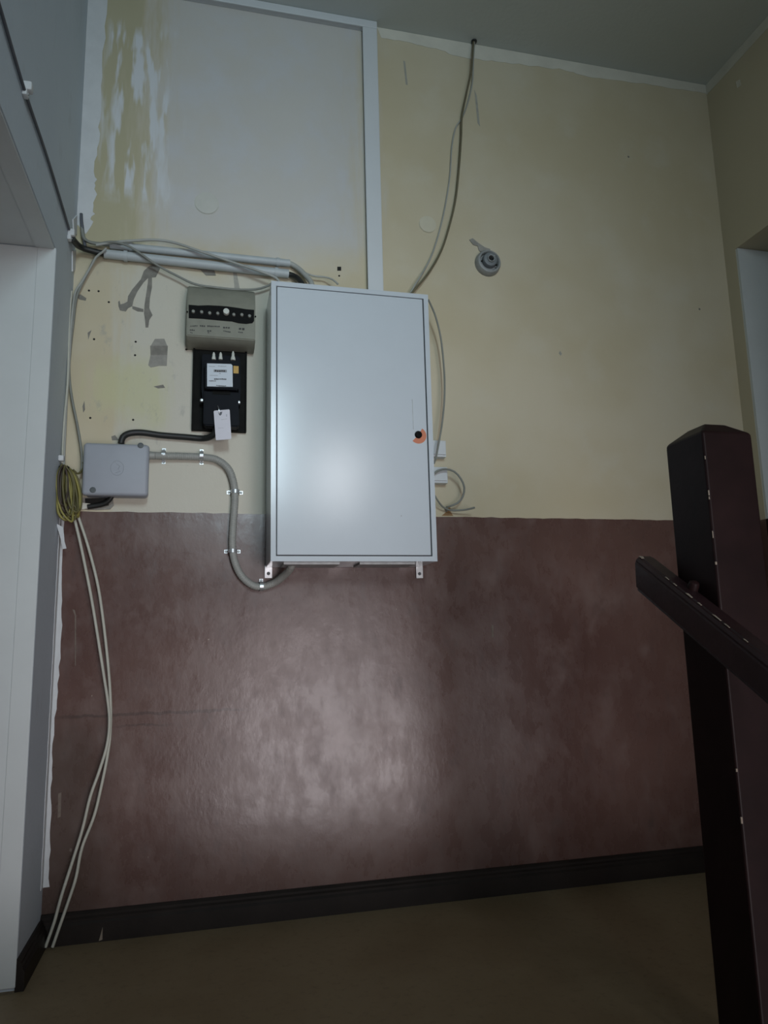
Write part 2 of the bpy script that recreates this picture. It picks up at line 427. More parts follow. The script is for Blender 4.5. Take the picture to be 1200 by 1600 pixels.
# --- whitewash, filler and damage on the back wall (pieces with their own outline, thin coats)
def ragged(pts, amp, n=6):
    out = []
    for i, (a, b) in enumerate(zip(pts, pts[1:])):
        for k in range(n):
            t = k / n
            out.append((a[0] + (b[0] - a[0]) * t + random.uniform(-amp, amp), a[1] + (b[1] - a[1]) * t + random.uniform(-amp, amp) * .6))
    out.append(pts[-1]); return out
def wp(x, z): return Vector((x, 0, z))
def coat(name, outline, m, t=0.0014):          # outline in wall metres (x, z)
    bm = B(); prism(bm, [wp(x, z) for x, z in outline], (0, -t, 0)); return obj(name, bm, m, wall_back)
def px2w(pts): return [(p.x, p.z) for p in (at(u, v) for u, v in pts)]
right_edge = ragged(px2w([(166, 2), (160, 120), (156, 200), (149, 262), (150, 290), (147, 330), (141, 356)]), .006)
low = px2w([(134, 366), (122, 352)])
coat('whitewash_corner_strip', [(0.0005, H - .001), (.062, H - .001)] + right_edge + low + [(0.0005, low[-1][1])], M['whitewash'])
# whitewash overlap below the ceiling, right of the trunking
lowe = ragged([(1.11, H - .046), (1.3, H - .050), (1.45, H - .075), (1.6, H - .066), (1.9, H - .050), (2.05, H - .062), (2.3, H - .048), (W - .001, H - .045)], .006, 8)
coat('whitewash_ceiling_strip', [(1.09, H - .001)] + lowe + [(W - .001, H - .001)], M['whitewash_warm'])
obj('whitewash_right_strip', prism(B(), [(W, -.001, H - .001), (W, -.001, H - .05)] + [(W, -.15 * i, H - .05 + random.uniform(-.008, .008)) for i in range(1, 10)] + [(W, -1.4, H - .001)], (-.0014, 0, 0)), M['whitewash_warm'], wall_right)
obj('plaster_chip', prism(B(), [atx(1150, 128, W), atx(1156, 124, W), atx(1158, 133, W), atx(1152, 138, W)], (-.0014, 0, 0)), M['whitewash_warm'], wall_right)
z3 = lambda pts: zoomed(100, 340, 6, pts)
bm = B()
wallpoly(bm, z3([(750, 500), (800, 455), (850, 440), (905, 470), (860, 560), (790, 565), (745, 610), (690, 690), (655, 765), (640, 830), (600, 850), (580, 880), (525, 870), (512, 835), (508, 790), (522, 780), (530, 815), (560, 808), (595, 790), (600, 740), (640, 675), (720, 580)]))
wallpoly(bm, z3([(790, 560), (825, 560), (825, 650), (805, 760), (800, 850), (830, 915), (800, 960), (790, 1030), (765, 1030), (760, 960), (750, 900), (755, 820), (770, 720), (785, 620)]), t=.0013)
wallpoly(bm, z3([(640, 830), (745, 858), (745, 885), (690, 880), (640, 855)]), t=.0011)
obj('cement_chase', bm, M['cement'], wall_back)
z4 = lambda pts: zoomed(80, 340, 3, pts)
obj('cement_smear', wallpoly(B(), z4([(500, 205), (640, 222), (760, 232), (772, 272), (726, 272), (700, 246), (650, 238), (560, 222)])), M['cement'], wall_back)
z5 = lambda pts: zoomed(100, 480, 5.4545, pts)
bm = B(); wallpoly(bm, z5([(735, 330), (885, 330), (880, 408), (738, 408)]))
obj('cement_patch', bm, M['cement'], wall_back)
bm = B(); wallpoly(bm, z5([(775, 272), (855, 270), (880, 330), (740, 330)])); wallpoly(bm, z5([(738, 408), (880, 408), (876, 500), (810, 500), (740, 515), (718, 495)]), t=.0012)
obj('cement_patch', bm, M['cement_light'], wall_back)
obj('filler_streak', wallpoly(B(), z4([(852, 250), (868, 250), (884, 335), (860, 340)]), t=.0011), M['smudge'], wall_back)
for c in (((119, 462), (126, 460), (135, 466), (134, 470), (124, 468)), ((137, 520), (143, 516), (140, 524), (138, 531)), ((129, 635), (132, 626), (133, 640), (130, 645)),
          ((174, 682), (180, 680), (186, 688), (175, 688)), ((240, 604), (255, 601), (258, 606), (247, 607)), ((630, 95), (633, 96), (637, 133), (634, 132)),
          ((741, 140), (745, 150), (750, 198), (746, 192)), ((875, 548), (878, 553), (876, 556), (873, 552))):
    obj('scrape', wallpoly(B(), c, t=.0008), M['cement' if c[0][0] < 300 else 'smudge'], wall_back)
for (u, v) in ((147, 530), (212, 534), (141, 653), (208, 656), (530, 420), (530, 431), (211, 555), (291, 546), (154, 455), (139, 454), (170, 472), (982, 245), (1093, 483)):
    bm = B(); cyl(bm, at(u, v, 0), (0, -1, 0), .0038 if u < 540 else .005, .003, .0015, 10); obj('screw_hole', bm, M['hole' if u < 540 else 'cement'], wall_back)
obj('plug_hole', wallpoly(B(), [(527, 417), (533, 417), (533, 423), (527, 423)]), M['hole'], wall_back)
# round covered boxes
for (u, v, r) in ((323, 318, .042), (668, 351, .034)):
    bm = B(); lathe(bm, at(u, v, 0), (0, -1, 0), [(r * 1.05, 0), (r * 1.05, .0012), (r, .0012), (r, .004), (r * .9, .005), (0, .005)], 40)
    obj('plastered_box_cover', bm, M['plaster_disc' if u < 500 else 'plaster_warm'], wall_back, True)
# torn plaster hole under the junction box
bm = B(); wallpoly(bm, [(127, 778), (176, 776), (178, 790), (172, 796), (150, 797), (128, 796), (126, 788)], t=.004); obj('torn_plaster', bm, M['cement_light'], wall_back)
bm = B(); wallpoly(bm, [(133, 779), (172, 778), (170, 790), (152, 793), (134, 794)], t=.0046); obj('torn_hole', bm, M['hole'], wall_back)
bm = B(); wallpoly(bm, [(128, 786), (142, 788), (148, 793), (128, 797)], t=.010); obj('plaster_lump', bm, M['whitewash_warm'], wall_back)
# rusty spot beside the cabinet
bm = B(); wallpoly(bm, [(697, 791), (703, 790), (704, 800), (708, 806), (690, 806), (697, 800)], t=.0015); obj('rust_spot', bm, M['rust'], wall_back)
# scratches on the dado
for c in (((113, 952), (117, 953), (119, 962), (118.6, 1040), (117.2, 1040), (117, 962)), ((768, 976), (771, 977), (771, 996), (768.5, 996)), ((91, 1240), (96, 1238), (95, 1276), (90, 1278)), ((109, 1325), (113, 1326), (112, 1331), (108, 1330))):
    obj('scratch', wallpoly(B(), c, t=.0008), M['scratch'], wall_back)
# white plaster strip on the left wall along the corner
zz_ = [.16 + (1.29 - .16) * i / 44 for i in range(45)]
prof_l = [(0, -.032 + random.uniform(-.003, .003), z) for z in zz_]; prof_b = [(.013 + random.uniform(-.0025, .0025) + .004 * math.sin(z * 9), 0, z) for z in zz_]
bm = B(); prism(bm, [(0, -.0017, zz_[0]), *prof_l, (0, -.0017, zz_[-1])], (.0016, 0, 0)); obj('plaster_strip', bm, M['whitewash'], wall_left)
bm = B(); prism(bm, [(0.0, 0, zz_[0]), *prof_b, (0.0, 0, zz_[-1])], (0, -.0016, 0)); obj('plaster_strip', bm, M['whitewash'], wall_back)
for poly in ([(113, 343), (119, 336), (120, 372), (114, 362)], [(112, 392), (118, 392), (117, 425), (112, 424)]):
    bm = B(); prism(bm, [(0, max(-.12, min(-.001, p.y)), p.z) for p in (atx(u, v, 0) for u, v in poly)], (.004, 0, 0)); obj('plaster_flake', bm, M['whitewash'], wall_left)
bm = B(); prism(bm, [at(u, v, .06) for u, v in [(88, 818), (99, 824), (101, 846), (104, 857), (98, 858), (95, 842)]], (0, -.002, 0)); obj('torn_paper_flap', bm, M['whitewash'], wall_left)

# ================================================================ CABLE TRUNKING
def trunking(name, x0, x1, z0, z1, label, d=.028, lip=.004):
    t = thing(name, label, 'cable trunking', ((x0 + x1) / 2, 0, z0))
    obj('channel', bx(B(), x0 + lip, x1 - lip, -d * .7, 0, z0, z1, .0015), M['trunk'], t)
    obj('cover', bx(B(), x0, x1, -d, -d * .7 + .0005, z0, z1, .003), M['trunk'], t)
    return t
a = at(571, 250, .028); b = at(594.5, 250, .028)
trunking('cable_trunking', a.x, b.x, at(588, 446, .028).z - .03, H - .034, 'white vertical plastic trunking running down the wall into the top of the cabinet')
t = thing('cable_trunking', 'white horizontal plastic trunking along the ceiling edge above the grey wall panel', 'cable trunking', (.5, 0, H - .08))
obj('channel', bx(B(), .064, b.x, -.02, 0, H - .032, H - .002, .0015), M['trunk'], t)
obj('cover', bx(B(), .064, b.x + .0005, -.028, -.0195, H - .034, H - .0005, .003), M['trunk'], t)

# ================================================================ GREY STEEL CABINET
CX0, CX1, CZ0, CZ1, CD = .6523, 1.1983, 1.1116, 2.0519, .21
cab = thing('distribution_cabinet', 'large light grey steel electrical cabinet with one door hung on the wall', 'cabinet', ((CX0 + CX1) / 2, 0, CZ0))
bm = B(); bx(bm, CX0, CX1, -CD + .014, -.006, CZ0, CZ1, .003); obj('body', bm, M['cabinet'], cab)
fr = .0165
bm = B()
for q in ((CX0, CX1, CZ0, CZ0 + fr), (CX0, CX1, CZ1 - fr, CZ1), (CX0, CX0 + fr, CZ0 + fr, CZ1 - fr), (CX1 - fr, CX1, CZ0 + fr, CZ1 - fr)):
    bx(bm, q[0], q[1], -CD, -CD + .0145, q[2], q[3])
obj('front_frame', bm, M['cabinet'], cab)
g = .0038
obj('gap', bx(B(), CX0 + fr, CX1 - fr, -CD + .009, -CD + .0142, CZ0 + fr, CZ1 - fr), M['cabinet_in'], cab)
door = obj('door', bx(B(), CX0 + fr + g * .8, CX1 - fr - g * 1.2, -CD - .0006, -CD + .010, CZ0 + fr + g, CZ1 - fr - g * .8, .002), M['cabinet'], cab)
lk = at(653.5, 679.5, CD + .0006)
bm = B(); lathe(bm, lk + Vector((0, .001, 0)), (0, -1, 0), [(.0125, 0), (.0125, .006), (.0105, .009), (.003, .009), (.003, .006), (0, .006)], 32); obj('lock', bm, M['black_pl'], door, True)
bm = B(); ring = []
for i in range(17):
    a = math.radians(-137 + (60 + 137) * i / 16); ring.append((math.cos(a), math.sin(a)))
ro, ri = .0285, .011
cs = lk + Vector((.0, 0, -.002))
prism(bm, [cs + Vector((ro * c, 0, ro * s)) for c, s in ring] + [cs + Vector((ri * c, 0, ri * s)) for c, s in ring[::-1]], (0, -.0005, 0))
obj('lock_sticker', bm, M['orange'], door)
bm = B(); p0 = at(643.5, 624, CD); p1 = at(645.5, 671, CD)
prism(bm, [p0, p0 + Vector((.0017, 0, 0)), p1 + Vector((.0017, 0, 0)), p1], (0, -.0012, 0)); obj('seam', bm, M['galv'], door)
bm = B(); cyl(bm, at(627, 806, CD + .0005), (0, -1, 0), .0025, .0022, .0008, 10); obj('paint_chip', bm, M['galv'], door)
for i, u in enumerate((419.5, 655.5)):
    p = at(u, 892, .006); z_top = CZ0 + .02; zb = at(u, 903.5, .006).z
    bm = B(); bx(bm, p.x - .013, p.x + .013, -.006, -.0025, zb, z_top - .012, .001)
    l = obj('mounting_lug', bm, M['zinc'], cab); l['label'] = 'shiny zinc mounting lug'
    obj('lug_screw', cyl(B(), (p.x, -.006, zb + .016), (0, -1, 0), .006, .0045, .004, 12), M['jbox_dark'], l)
for x0, x1 in ((.697, .880), (.945, 1.135)):
    bm = B(); bx(bm, x0, x1, -.165, -.06, CZ0 - .006, CZ0 + .001, .001)
    gp = obj('gland_plate', bm, M['galv'], cab); gp['label'] = 'bare metal gland plate under the cabinet'

# ================================================================ BEIGE FUSE BOX
def wz(v, u=345, d=.08): return at(u, v, d).z
fx0, fx1 = at(291.5, 500, .085).x, at(399, 500, .085).x
ft, fb = wz(451, 345, .03), wz(530, 345, .088)
fz_bot = wz(536, 345, .03)
fuse = thing('fuse_box', 'beige-grey fuse box with a black slot of eight fuses above the black meter', 'fuse box', ((fx0 + fx1) / 2, 0, fz_bot))
zs0, zs1 = wz(503), wz(476)
prof = [(0, ft), (.030, ft), (.066, ft - .030), (.084, zs1 + .004), (.090, zs0), (.092, fb + .004), (.088, fb), (.05, fb - .012), (0, fb - .012)]
bm = B(); prism(bm, [Vector((fx0, -a, z)) for a, z in prof], (fx1 - fx0, 0, 0))
bmesh.ops.bevel(bm, geom=bm.edges[:], offset=.003, segments=2, affect='EDGES')
obj('cover', bm, M['fuse'], fuse, True)
zz = lambda pts: zoomed(270, 430, 7.5, pts)
bm = B(); prism(bm, [at(u, v, .0885) for u, v in zz([(188, 352), (300, 362), (420, 358), (540, 364), (640, 372), (760, 388), (860, 405), (952, 412), (952, 540), (930, 565), (860, 574), (770, 566), (690, 545), (560, 534), (430, 522), (330, 512), (230, 508), (188, 505)])], (0, -.0042, 0))
slot = obj('fuse_slot', bm, M['black_pl'], fuse)
for i, (x, y) in enumerate(((240, 432), (338, 440), (432, 452), (526, 456), (625, 442), (714, 470), (808, 472), (898, 486))):
    u, v = zz([(x, y)])[0]; c = at(u, v, .0918); bm = B()
    if i == 4:
        lathe(bm, c, (0, -1, 0), [(.0105, 0), (.0105, .014), (.0095, .016), (.005, .016), (.0045, .0145), (0, .0145)], 24); f = obj('fuse', bm, M['ceramic'], fuse, True); f['label'] = 'white screw-in fuse cap'
    else:
        lathe(bm, c, (0, -1, 0), [(.0062, 0), (.0062, .005), (.0050, .009), (.0022, .010), (0, .010)], 16); obj('fuse', bm, M['ceramic_dark'], fuse, True)
for x, y in ((170, 430), (968, 486)):
    u, v = zz([(x, y)])[0]; obj('cover_screw', cyl(B(), at(u, v, .0905), (0, -1, 0), .003, .0026, .003, 10), M['black_pl'], fuse)
# rows of small print under the slot (illegible in the photo: dark word marks)
def dashes(parent, rows, tr, d, m, name='print', t=.0004):
    bm = B()
    for (x0, y0, x1, y1, h) in rows:
        n = max(1, int((x1 - x0) / (h * 1.1)))
        for k in range(n):
            xa = x0 + (x1 - x0) * k / n; xb = x0 + (x1 - x0) * (k + .72) / n
            ya = y0 + (y1 - y0) * k / n + random.uniform(-.12, .12) * h
            hh = h * random.uniform(.55, 1.0)
            prism(bm, [at(u, v, d) for u, v in tr([(xa, ya - hh / 2), (xb, ya - hh / 2), (xb, ya + hh / 2), (xa, ya + hh / 2)])], (0, -t, 0))
    o = obj(name, bm, m, parent); o['kind'] = 'stuff'; return o
dashes(fuse, [(205, 598, 295, 590, 14), (318, 592, 385, 600, 20), (405, 595, 555, 604, 16), (590, 612, 675, 620, 20), (775, 630, 850, 634, 24), (200, 640, 262, 650, 16), (205, 672, 235, 680, 12), (405, 655, 458, 656, 18), (410, 675, 432, 676, 12), (592, 655, 680, 668, 14), (768, 668, 825, 672, 14)], zz, .0922, M['ink'])

# ================================================================ METER BOARD, METER AND PAPER TAG
p0 = at(302, 545, .018); p1 = at(386, 545, .018); zt = at(340, 540, .018).z; zb = at(340, 673.5, .018).z
mb = thing('meter_board', 'tall black backing board screwed to the wall behind the meter', 'meter board', ((p0.x + p1.x) / 2, 0, zb))
obj('board', bx(B(), p0.x, p1.x, -.018, 0, zb, fb - .0135, .002), M['board'], mb)
obj('board_rim', bx(B(), p0.x, p0.x + .006, -.022, -.017, zb, zt, .001), M['board'], mb)
obj('board_rim', bx(B(), p1.x - .006, p1.x, -.022, -.017, zb, zt, .001), M['board'], mb)
mz = lambda pts: zoomed(280, 530, 9.23, pts)
mt = thing('electricity_meter', 'black electricity meter with a pale dial plate and white seals on top', 'meter', (at(346, 660, .018).x, -.018, at(346, 660, .018).z))
D1 = .095
bm = B(); prism(bm, [at(u, v, .0185) for u, v in mz([(330, 300), (345, 270), (840, 300), (870, 330), (880, 780), (870, 1000), (340, 960), (320, 760)])], (0, -.035, 0)); obj('base', bm, M['meter'], mt)
bm = B(); prism(bm, [at(u, v, D1) for u, v in mz([(370, 310), (385, 295), (855, 310), (868, 330), (868, 700), (850, 730), (385, 712), (370, 690)])], (0, .05, 0))
bmesh.ops.bevel(bm, geom=bm.edges[:], offset=.003, segments=2, affect='EDGES'); case = obj('case', bm, M['meter'], mt, True)
bm = B(); prism(bm, [at(u, v, .075) for u, v in mz([(355, 730), (850, 748), (868, 1240), (850, 1265), (360, 1240), (345, 1215)])], (0, .045, 0))
bmesh.ops.bevel(bm, geom=bm.edges[:], offset=.004, segments=2, affect='EDGES'); obj('terminal_cover', bm, M['meter'], mt, True)
bm = B(); prism(bm, [at(u, v, .0765) for u, v in mz([(480, 735), (740, 745), (740, 800), (480, 792)])], (0, .004, 0)); obj('nameplate', bm, M['board'], mt)
bm = B(); prism(bm, [at(u, v, D1) for u, v in mz([(402, 350), (750, 360), (768, 380), (772, 688), (402, 682)])], (0, -.0012, 0)); plate = obj('dial_plate', bm, M['label'], mt)
bm = B(); prism(bm, [at(u, v, D1 + .0012) for u, v in mz([(497, 438), (686, 442), (686, 478), (497, 474)])], (0, -.0006, 0)); obj('counter_window', bm, M['ink_grey'], plate)
dashes(plate, [(515, 457, 668, 460, 26), (505, 574, 685, 578, 20), (430, 600, 535, 602, 16), (535, 668, 680, 676, 16), (578, 495, 600, 496, 10)], mz, D1 + .0019, M['ink'])
dashes(plate, [(430, 392, 520, 394, 8), (560, 388, 680, 392, 8), (440, 520, 560, 524, 7)], mz, D1 + .0019, M['ink_grey'])
bm = B(); prism(bm, [at(u, v, D1) for u, v in mz([(782, 386), (856, 390), (856, 496), (782, 492)])], (0, -.001, 0)); s = obj('sticker', bm, M['amber'], mt); s['label'] = 'amber square sticker'
for x, y, hh in ((498, 270, 1), (597, 270, 1), (776, 280, 1.25)):
    u, v = mz([(x, y + 18)])[0]; c = at(u, v, .07); bm = B()
    lathe(bm, c, (0, 0, 1), [(0, -.002), (.0068 * hh, -.002), (.0068 * hh, .004), (.005, .012 * hh), (.005, .017 * hh), (.0025, .024 * hh), (0, .026 * hh)], 16); l = obj('seal', bm, M['ceramic'], mt, True); l['label'] = 'white seal on the meter top'
for x, y in ((325, 885), (858, 915)):
    u, v = mz([(x, y)])[0]; bm = B(); cyl(bm, at(u, v, .052), (0, -1, 0), .0065, .005, .008, 12, .001); obj('terminal_screw', bm, M['zinc'], mt, True)
tg = thing('paper_tag', 'white paper tag hanging from the bottom of the black meter', 'tag', at(348, 687, .09))
bm = B(); prism(bm, [at(u, v, .088) for u, v in mz([(497, 1045), (510, 1032), (715, 1014), (728, 1025), (752, 1428), (740, 1442), (540, 1458), (527, 1448)])], (0, -.0012, 0)); sh = obj('card', bm, M['paper'], tg)
bm = B(); prism(bm, [at(u, v, .0893) for u, v in mz([(562, 1058), (622, 1046), (612, 1085), (592, 1104), (575, 1090)])], (0, -.0006, 0)); obj('punch_hole', bm, M['cable_slate'], tg)
bm = B(); tube(bm, spline([at(*q[:2], q[2]) for q in ((342.5, 646, .0905), (342, 640, .094), (341, 636, .085), (340, 634, .074))], .004), .0014, 6); obj('tie_wire', bm, M['zinc'], tg)
dashes(tg, [(560, 1283, 640, 1280, 5), (680, 1100, 690, 1100, 60), (600, 1160, 690, 1150, 5)], mz, .0893, M['ink_grey'])

# ================================================================ JUNCTION BOX
jz = lambda pts: zoomed(120, 660, 8.571, pts)
jb = thing('junction_box', 'grey square plastic junction box with rounded lid left of the cabinet', 'junction box', at(185, 778, .04))
q = [at(u, v, .075) for u, v in jz([(92, 265), (975, 265), (975, 990), (92, 990)])]
jx0, jx1, jz1_, jz0_ = q[0].x, q[1].x, q[0].z, q[2].z
bm = B(); bx(bm, jx0 + .004, jx1 - .004, -.052, 0, jz0_ + .004, jz1_ - .004, .012, 3); obj('body', bm, M['jbox'], jb, True)
bm = B(); bx(bm, jx0, jx1, -.078, -.050, jz0_, jz1_, .012, 4); lid = obj('lid', bm, M['jbox'], jb, True)
for x, y in ((855, 310), (215, 905)):
    u, v = jz([(x, y)])[0]; bm = B(); lathe(bm, at(u, v, .0775), (0, -1, 0), [(.0095, 0), (.0095, .0015), (.008, .0022), (.0055, .0022), (.005, .001), (0, .001)], 20); obj('lid_screw', bm, M['jbox_dark'], lid, True)
c = at(*jz([(540, 610)])[0], .078)
bm = B()
tube(bm, [c + Vector((.020 * math.cos(a), 0, .024 * math.sin(a))) for a in [2 * math.pi * i / 30 for i in range(31)]], .0011, 6)
tube(bm, [c + Vector(v) for v in ((-.004, 0, .016), (.008, 0, .006), (.002, 0, -.004), (.010, 0, -.010), (-.006, 0, -.017))], .0011, 6)
obj('embossed_emblem', bm, M['jbox'], lid, True)
bm = B(); bx(bm, jx0 - .006, jx0 + .004, -.045, -.010, (jz0_ + jz1_) / 2 - .01, (jz0_ + jz1_) / 2 + .028, .004); obj('cable_gland', bm, M['cable_olive'], jb, True)
bm = B(); cyl(bm, Vector((jx1 - .006, -.028, at(245, 712, .028).z)), (1, 0, 0), .014, .0125, .022, 16, .002); obj('cable_gland', bm, M['flex'], jb, True)

# ================================================================ CABLES AND CONDUITS
def cable(name, label, pts, r, m, cat='cable', n=8, group=None, step=.012, flat=1.0):
    """pts: (pixel u, v, stand-off from the back wall)"""
    P = [at(*p) if len(p) == 3 else Vector(p[:3]) for p in pts]
    o = obj(name, tube(B(), spline(P, step), r, n, flat=flat), m, None, True, 60)
    return tag(o, label, cat, group)
# flexible conduit with ribs
P = [at(*p) for p in ((242, 712, .028), (258, 712.5, .022), (286, 713, .020), (318, 714.5, .020), (340, 719, .021), (357, 733, .021), (365, 755, .021), (367, 780, .020), (364.5, 815, .020), (363, 850, .020), (366, 875, .020), (376, 898, .020), (392, 913, .021), (408, 917, .020), (428, 911, .026), (444, 899, .06), (454, 888, .10), (457, 880, .11))]
S = spline(P, .0016)
fc = obj('flexible_conduit', tube(B(), S, .0125, 12, rfun=lambda i: .0128 if (i // 2) % 2 else .0118), M['flex'], None, True, 80)
tag(fc, 'grey flexible conduit bending from the junction box down and under the cabinet', 'conduit')
def clamp(u, v, along, label, tabs=(1, 1), d=.020):
    c = at(u, v, 0); a = Vector(along).normalized(); s = a.cross(Vector((0, -1, 0))).normalized()
    t = thing('pipe_clamp', label, 'clamp', c, 'zinc clamps on the flexible conduit')
    ro, ri, wd = .0158, .0138, .006
    arc = [math.pi * i / 12 for i in range(13)]
    o0 = c - a * wd
    pr = [o0 + s * (ro * math.cos(k)) + Vector((0, -(.0195 + ro * math.sin(k)), 0)) for k in arc]
    pi_ = [o0 + s * (ri * math.cos(k)) + Vector((0, -(.0195 + ri * math.sin(k)), 0)) for k in arc]
    poly = [o0 + s * ro] + pr + [o0 - s * ro, o0 - s * ri] + pi_[::-1] + [o0 + s * ri]
    bm = B(); prism(bm, poly, a * wd * 2); obj('strap', bm, M['zinc'], t, True)
    for sg, on in zip((1, -1), tabs):
        if not on: continue
        e = c + s * (sg * .0205)
        pts = [e + a * (x * wd) + s * (y * .0062) for x, y in ((-1, -1), (1, -1), (1, 1), (-1, 1))]
        tb = obj('tab', prism(B(), pts, (0, -.003, 0)), M['zinc'], t)
        obj('tab_screw', cyl(B(), e + Vector((0, -.003, 0)), (0, -1, 0), .0045, .003, .003, 10), M['galv'], tb)
    return t
clamp(256, 713, (1, 0, 0), 'zinc clamp on the grey conduit nearest the junction box')
clamp(315, 714.5, (1, 0, 0), 'zinc clamp on the grey conduit just before its first bend')
clamp(367, 770, (0, 0, 1), 'zinc clamp on the vertical conduit above the brown paint line')
clamp(363, 862, (0, 0, 1), 'zinc clamp on the vertical conduit against the brown paint')
clamp(408, 917, (1, 0, .0), 'zinc clamp at the lowest point of the grey conduit loop', (0, 1) if True else (1, 1))

cable('black_cable', 'thick black cable from the junction box top to the meter bottom',
      [(189, 693, .030), (192, 683, .030), (203, 677, .024), (222, 676, .020), (252, 680, .016), (290, 683, .016), (318, 685, .020), (333, 680, .045), (338, 668, .050)], .0105, M['cable_black'], step=.008, n=12)
cable('black_cable', 'short black cable in the torn plaster under the junction box',
      [(137, 792, .010), (150, 790, .012), (163, 787, .016), (172, 780, .022), (176, 772, .025)], .0085, M['cable_black'])
# two grey rigid pipes below the whitewashed panel
def pipe(label, a, b, r, d):
    A, Bp = at(*a, d), at(*b, d); t = thing('conduit_pipe', label, 'pipe', (A + Bp) / 2)
    ax = (Bp - A).normalized(); L = (Bp - A).length
    bm = B(); lathe(bm, A, ax, [(r * .8, .01), (r * .8, 0), (r, 0), (r, L), (r * .8, L), (r * .8, L - .01)], 20); obj('tube', bm, M['pipe'], t, True)
    for f in (.11, .93):
        p = A + ax * L * f; bm = B(); lathe(bm, p - ax * .006, ax, [(r * .95, 0), (r * 1.18, 0), (r * 1.18, .012), (r * .95, .012)], 20)
        cl = obj('clip', bm, M['pipe'], t, True)
        obj('clip_foot', bx(B(), p.x - .006, p.x + .006, -d, 0, p.z - r * .7, p.z + r * .7), M['pipe'], cl)
    return t
pipe('upper of the two grey plastic conduit pipes above the fuse box', (172, 383), (453, 411.5), .0135, .018)
pipe('lower of the two grey plastic conduit pipes above the fuse box', (163, 396.5), (451, 428), .0158, .022)
cable('black_cable', 'thick black cable entering the left end of the lower grey pipe',
      [(atx(112, 372, .012).x, atx(112, 372, .012).y, atx(112, 372, .012).z, 0), (124, 385, .05), (140, 391, .035), (163, 396.5, .024), (180, 398.5, .022)], .0105, M['cable_black'], n=10)
cable('black_cable', 'black cable leaving the right end of the lower grey pipe into the cabinet',
      [(440, 427, .022), (453, 429, .023), (463, 433, .030), (471, 442, .05), (474, 452, .06)], .0095, M['cable_black'], n=10)
cable('grey_cable', 'dark grey cable entering the left end of the upper grey pipe',
      [(128, 352, .02), (131, 372, .03), (142, 379, .028), (158, 381, .022), (180, 384, .018)], .0062, M['cable_grey'])
cable('grey_cable', 'thick grey cable leaving the upper pipe over the cabinet top',
      [(446, 411, .018), (456, 413, .020), (468, 421, .026), (478, 431, .04), (486, 441, .06), (488, 450, .07)], .0095, M['cable_mid'], n=10)
cable('thin_cable', 'thin grey cable arching onto the cabinet top beside the black cable',
      [(470, 424, .030), (490, 431, .028), (508, 433, .030), (520, 437, .045), (528, 444, .06)], .0035, M['cable_mid'])
cable('pale_cable', 'pale cable crossing diagonally over both grey pipes to the cabinet corner',
      [(150, 383, .045), (175, 379, .045), (210, 376, .045), (245, 375, .045), (275, 380, .048), (320, 395, .052), (370, 412, .055), (415, 427, .060), (432, 435, .065), (438, 443, .07)], .0048, M['cable_mid'])
cable('grey_cable', 'thin grey cable sagging below the pipes onto the fuse box top',
      [(132, 374, .04), (148, 381, .04), (175, 378, .05), (200, 384, .052), (222, 398, .050), (245, 414, .040), (275, 430, .034), (305, 444, .038), (340, 449.5, .036), (372, 452.5, .034), (400, 452, .030), (418, 447, .03), (424, 443, .035)], .0042, M['cable_grey'])
cable('dark_wire', 'short dark pointed cable end sticking up in the left corner',
      [(133, 385, .03), (131, 372, .028), (129, 358, .024), (127.5, 345, .022), (127, 334, .02)], .0052, M['cable_slate'])
# on the left wall
def on_left(pts, x): return [(*atx(u, v, x), 0) for u, v in pts]
cable('wall_cable', 'dark cable running along the grey left wall above the doorway',
      on_left([(-40, -120), (0, 12), (38, 140), (75, 250), (108, 358)], .006), .0042, M['cable_slate'])
for (u, v), lab in zip(((36, 136), (106, 364)), ('white cable clip on the left wall above the doorway', 'white cable clip on the left wall beside the corner')):
    p = atx(u, v, .0); bm = B(); bx(bm, 0, .022, p.y - .011, p.y + .011, p.z - .012, p.z + .012, .004)
    k = thing('cable_clip', lab, 'clip', p, 'white clips on the left wall'); obj('saddle', bm, M['whitewash'], k, True)
    bm = B(); bx(bm, 0, .012, p.y - .011, p.y + .011, p.z - .026, p.z - .010, .003); nb = obj('nail_boss', bm, M['whitewash'], k, True)
    obj('nail', cyl(B(), (.012, p.y, p.z - .018), (1, 0, 0), .0025, .0025, .003, 8), M['galv'], nb)
# vertical corner cables down to the bundle
cable('corner_cable', 'grey cable dropping from the pipes down the left corner to the wire bundle',
      [(156, 396, .030), (146, 408, .028), (136, 428, .025), (126, 448, .022), (119, 468, .022), (115, 500, .022), (110, 545, .022), (108, 580, .025), (112, 620, .028), (120, 660, .030), (126, 695, .032), (128.5, 722, .035), (127, 735, .04)], .0042, M['cable_grey'])
cable('corner_cable', 'pale cable dropping from the pipes straight down the left corner',
      [(166, 388, .052), (160, 394, .05), (150, 402, .04), (140, 420, .03), (128, 440, .025), (118, 456, .022), (114, 480, .03), (110.5, 520, .035), (108, 570, .04), (104.5, 620, .05), (101.5, 680, .06), (100, 715, .075), (100, 728, .09)], .0040, M['cable_mid'])
cable('corner_cable', 'second pale cable tight in the left corner above the wire bundle',
      [(112, 455, .03), (109, 490, .035), (107.5, 540, .04), (105.5, 600, .05), (101, 650, .06), (98.5, 690, .07), (97.5, 724, .085)], .0036, M['cable_white'])
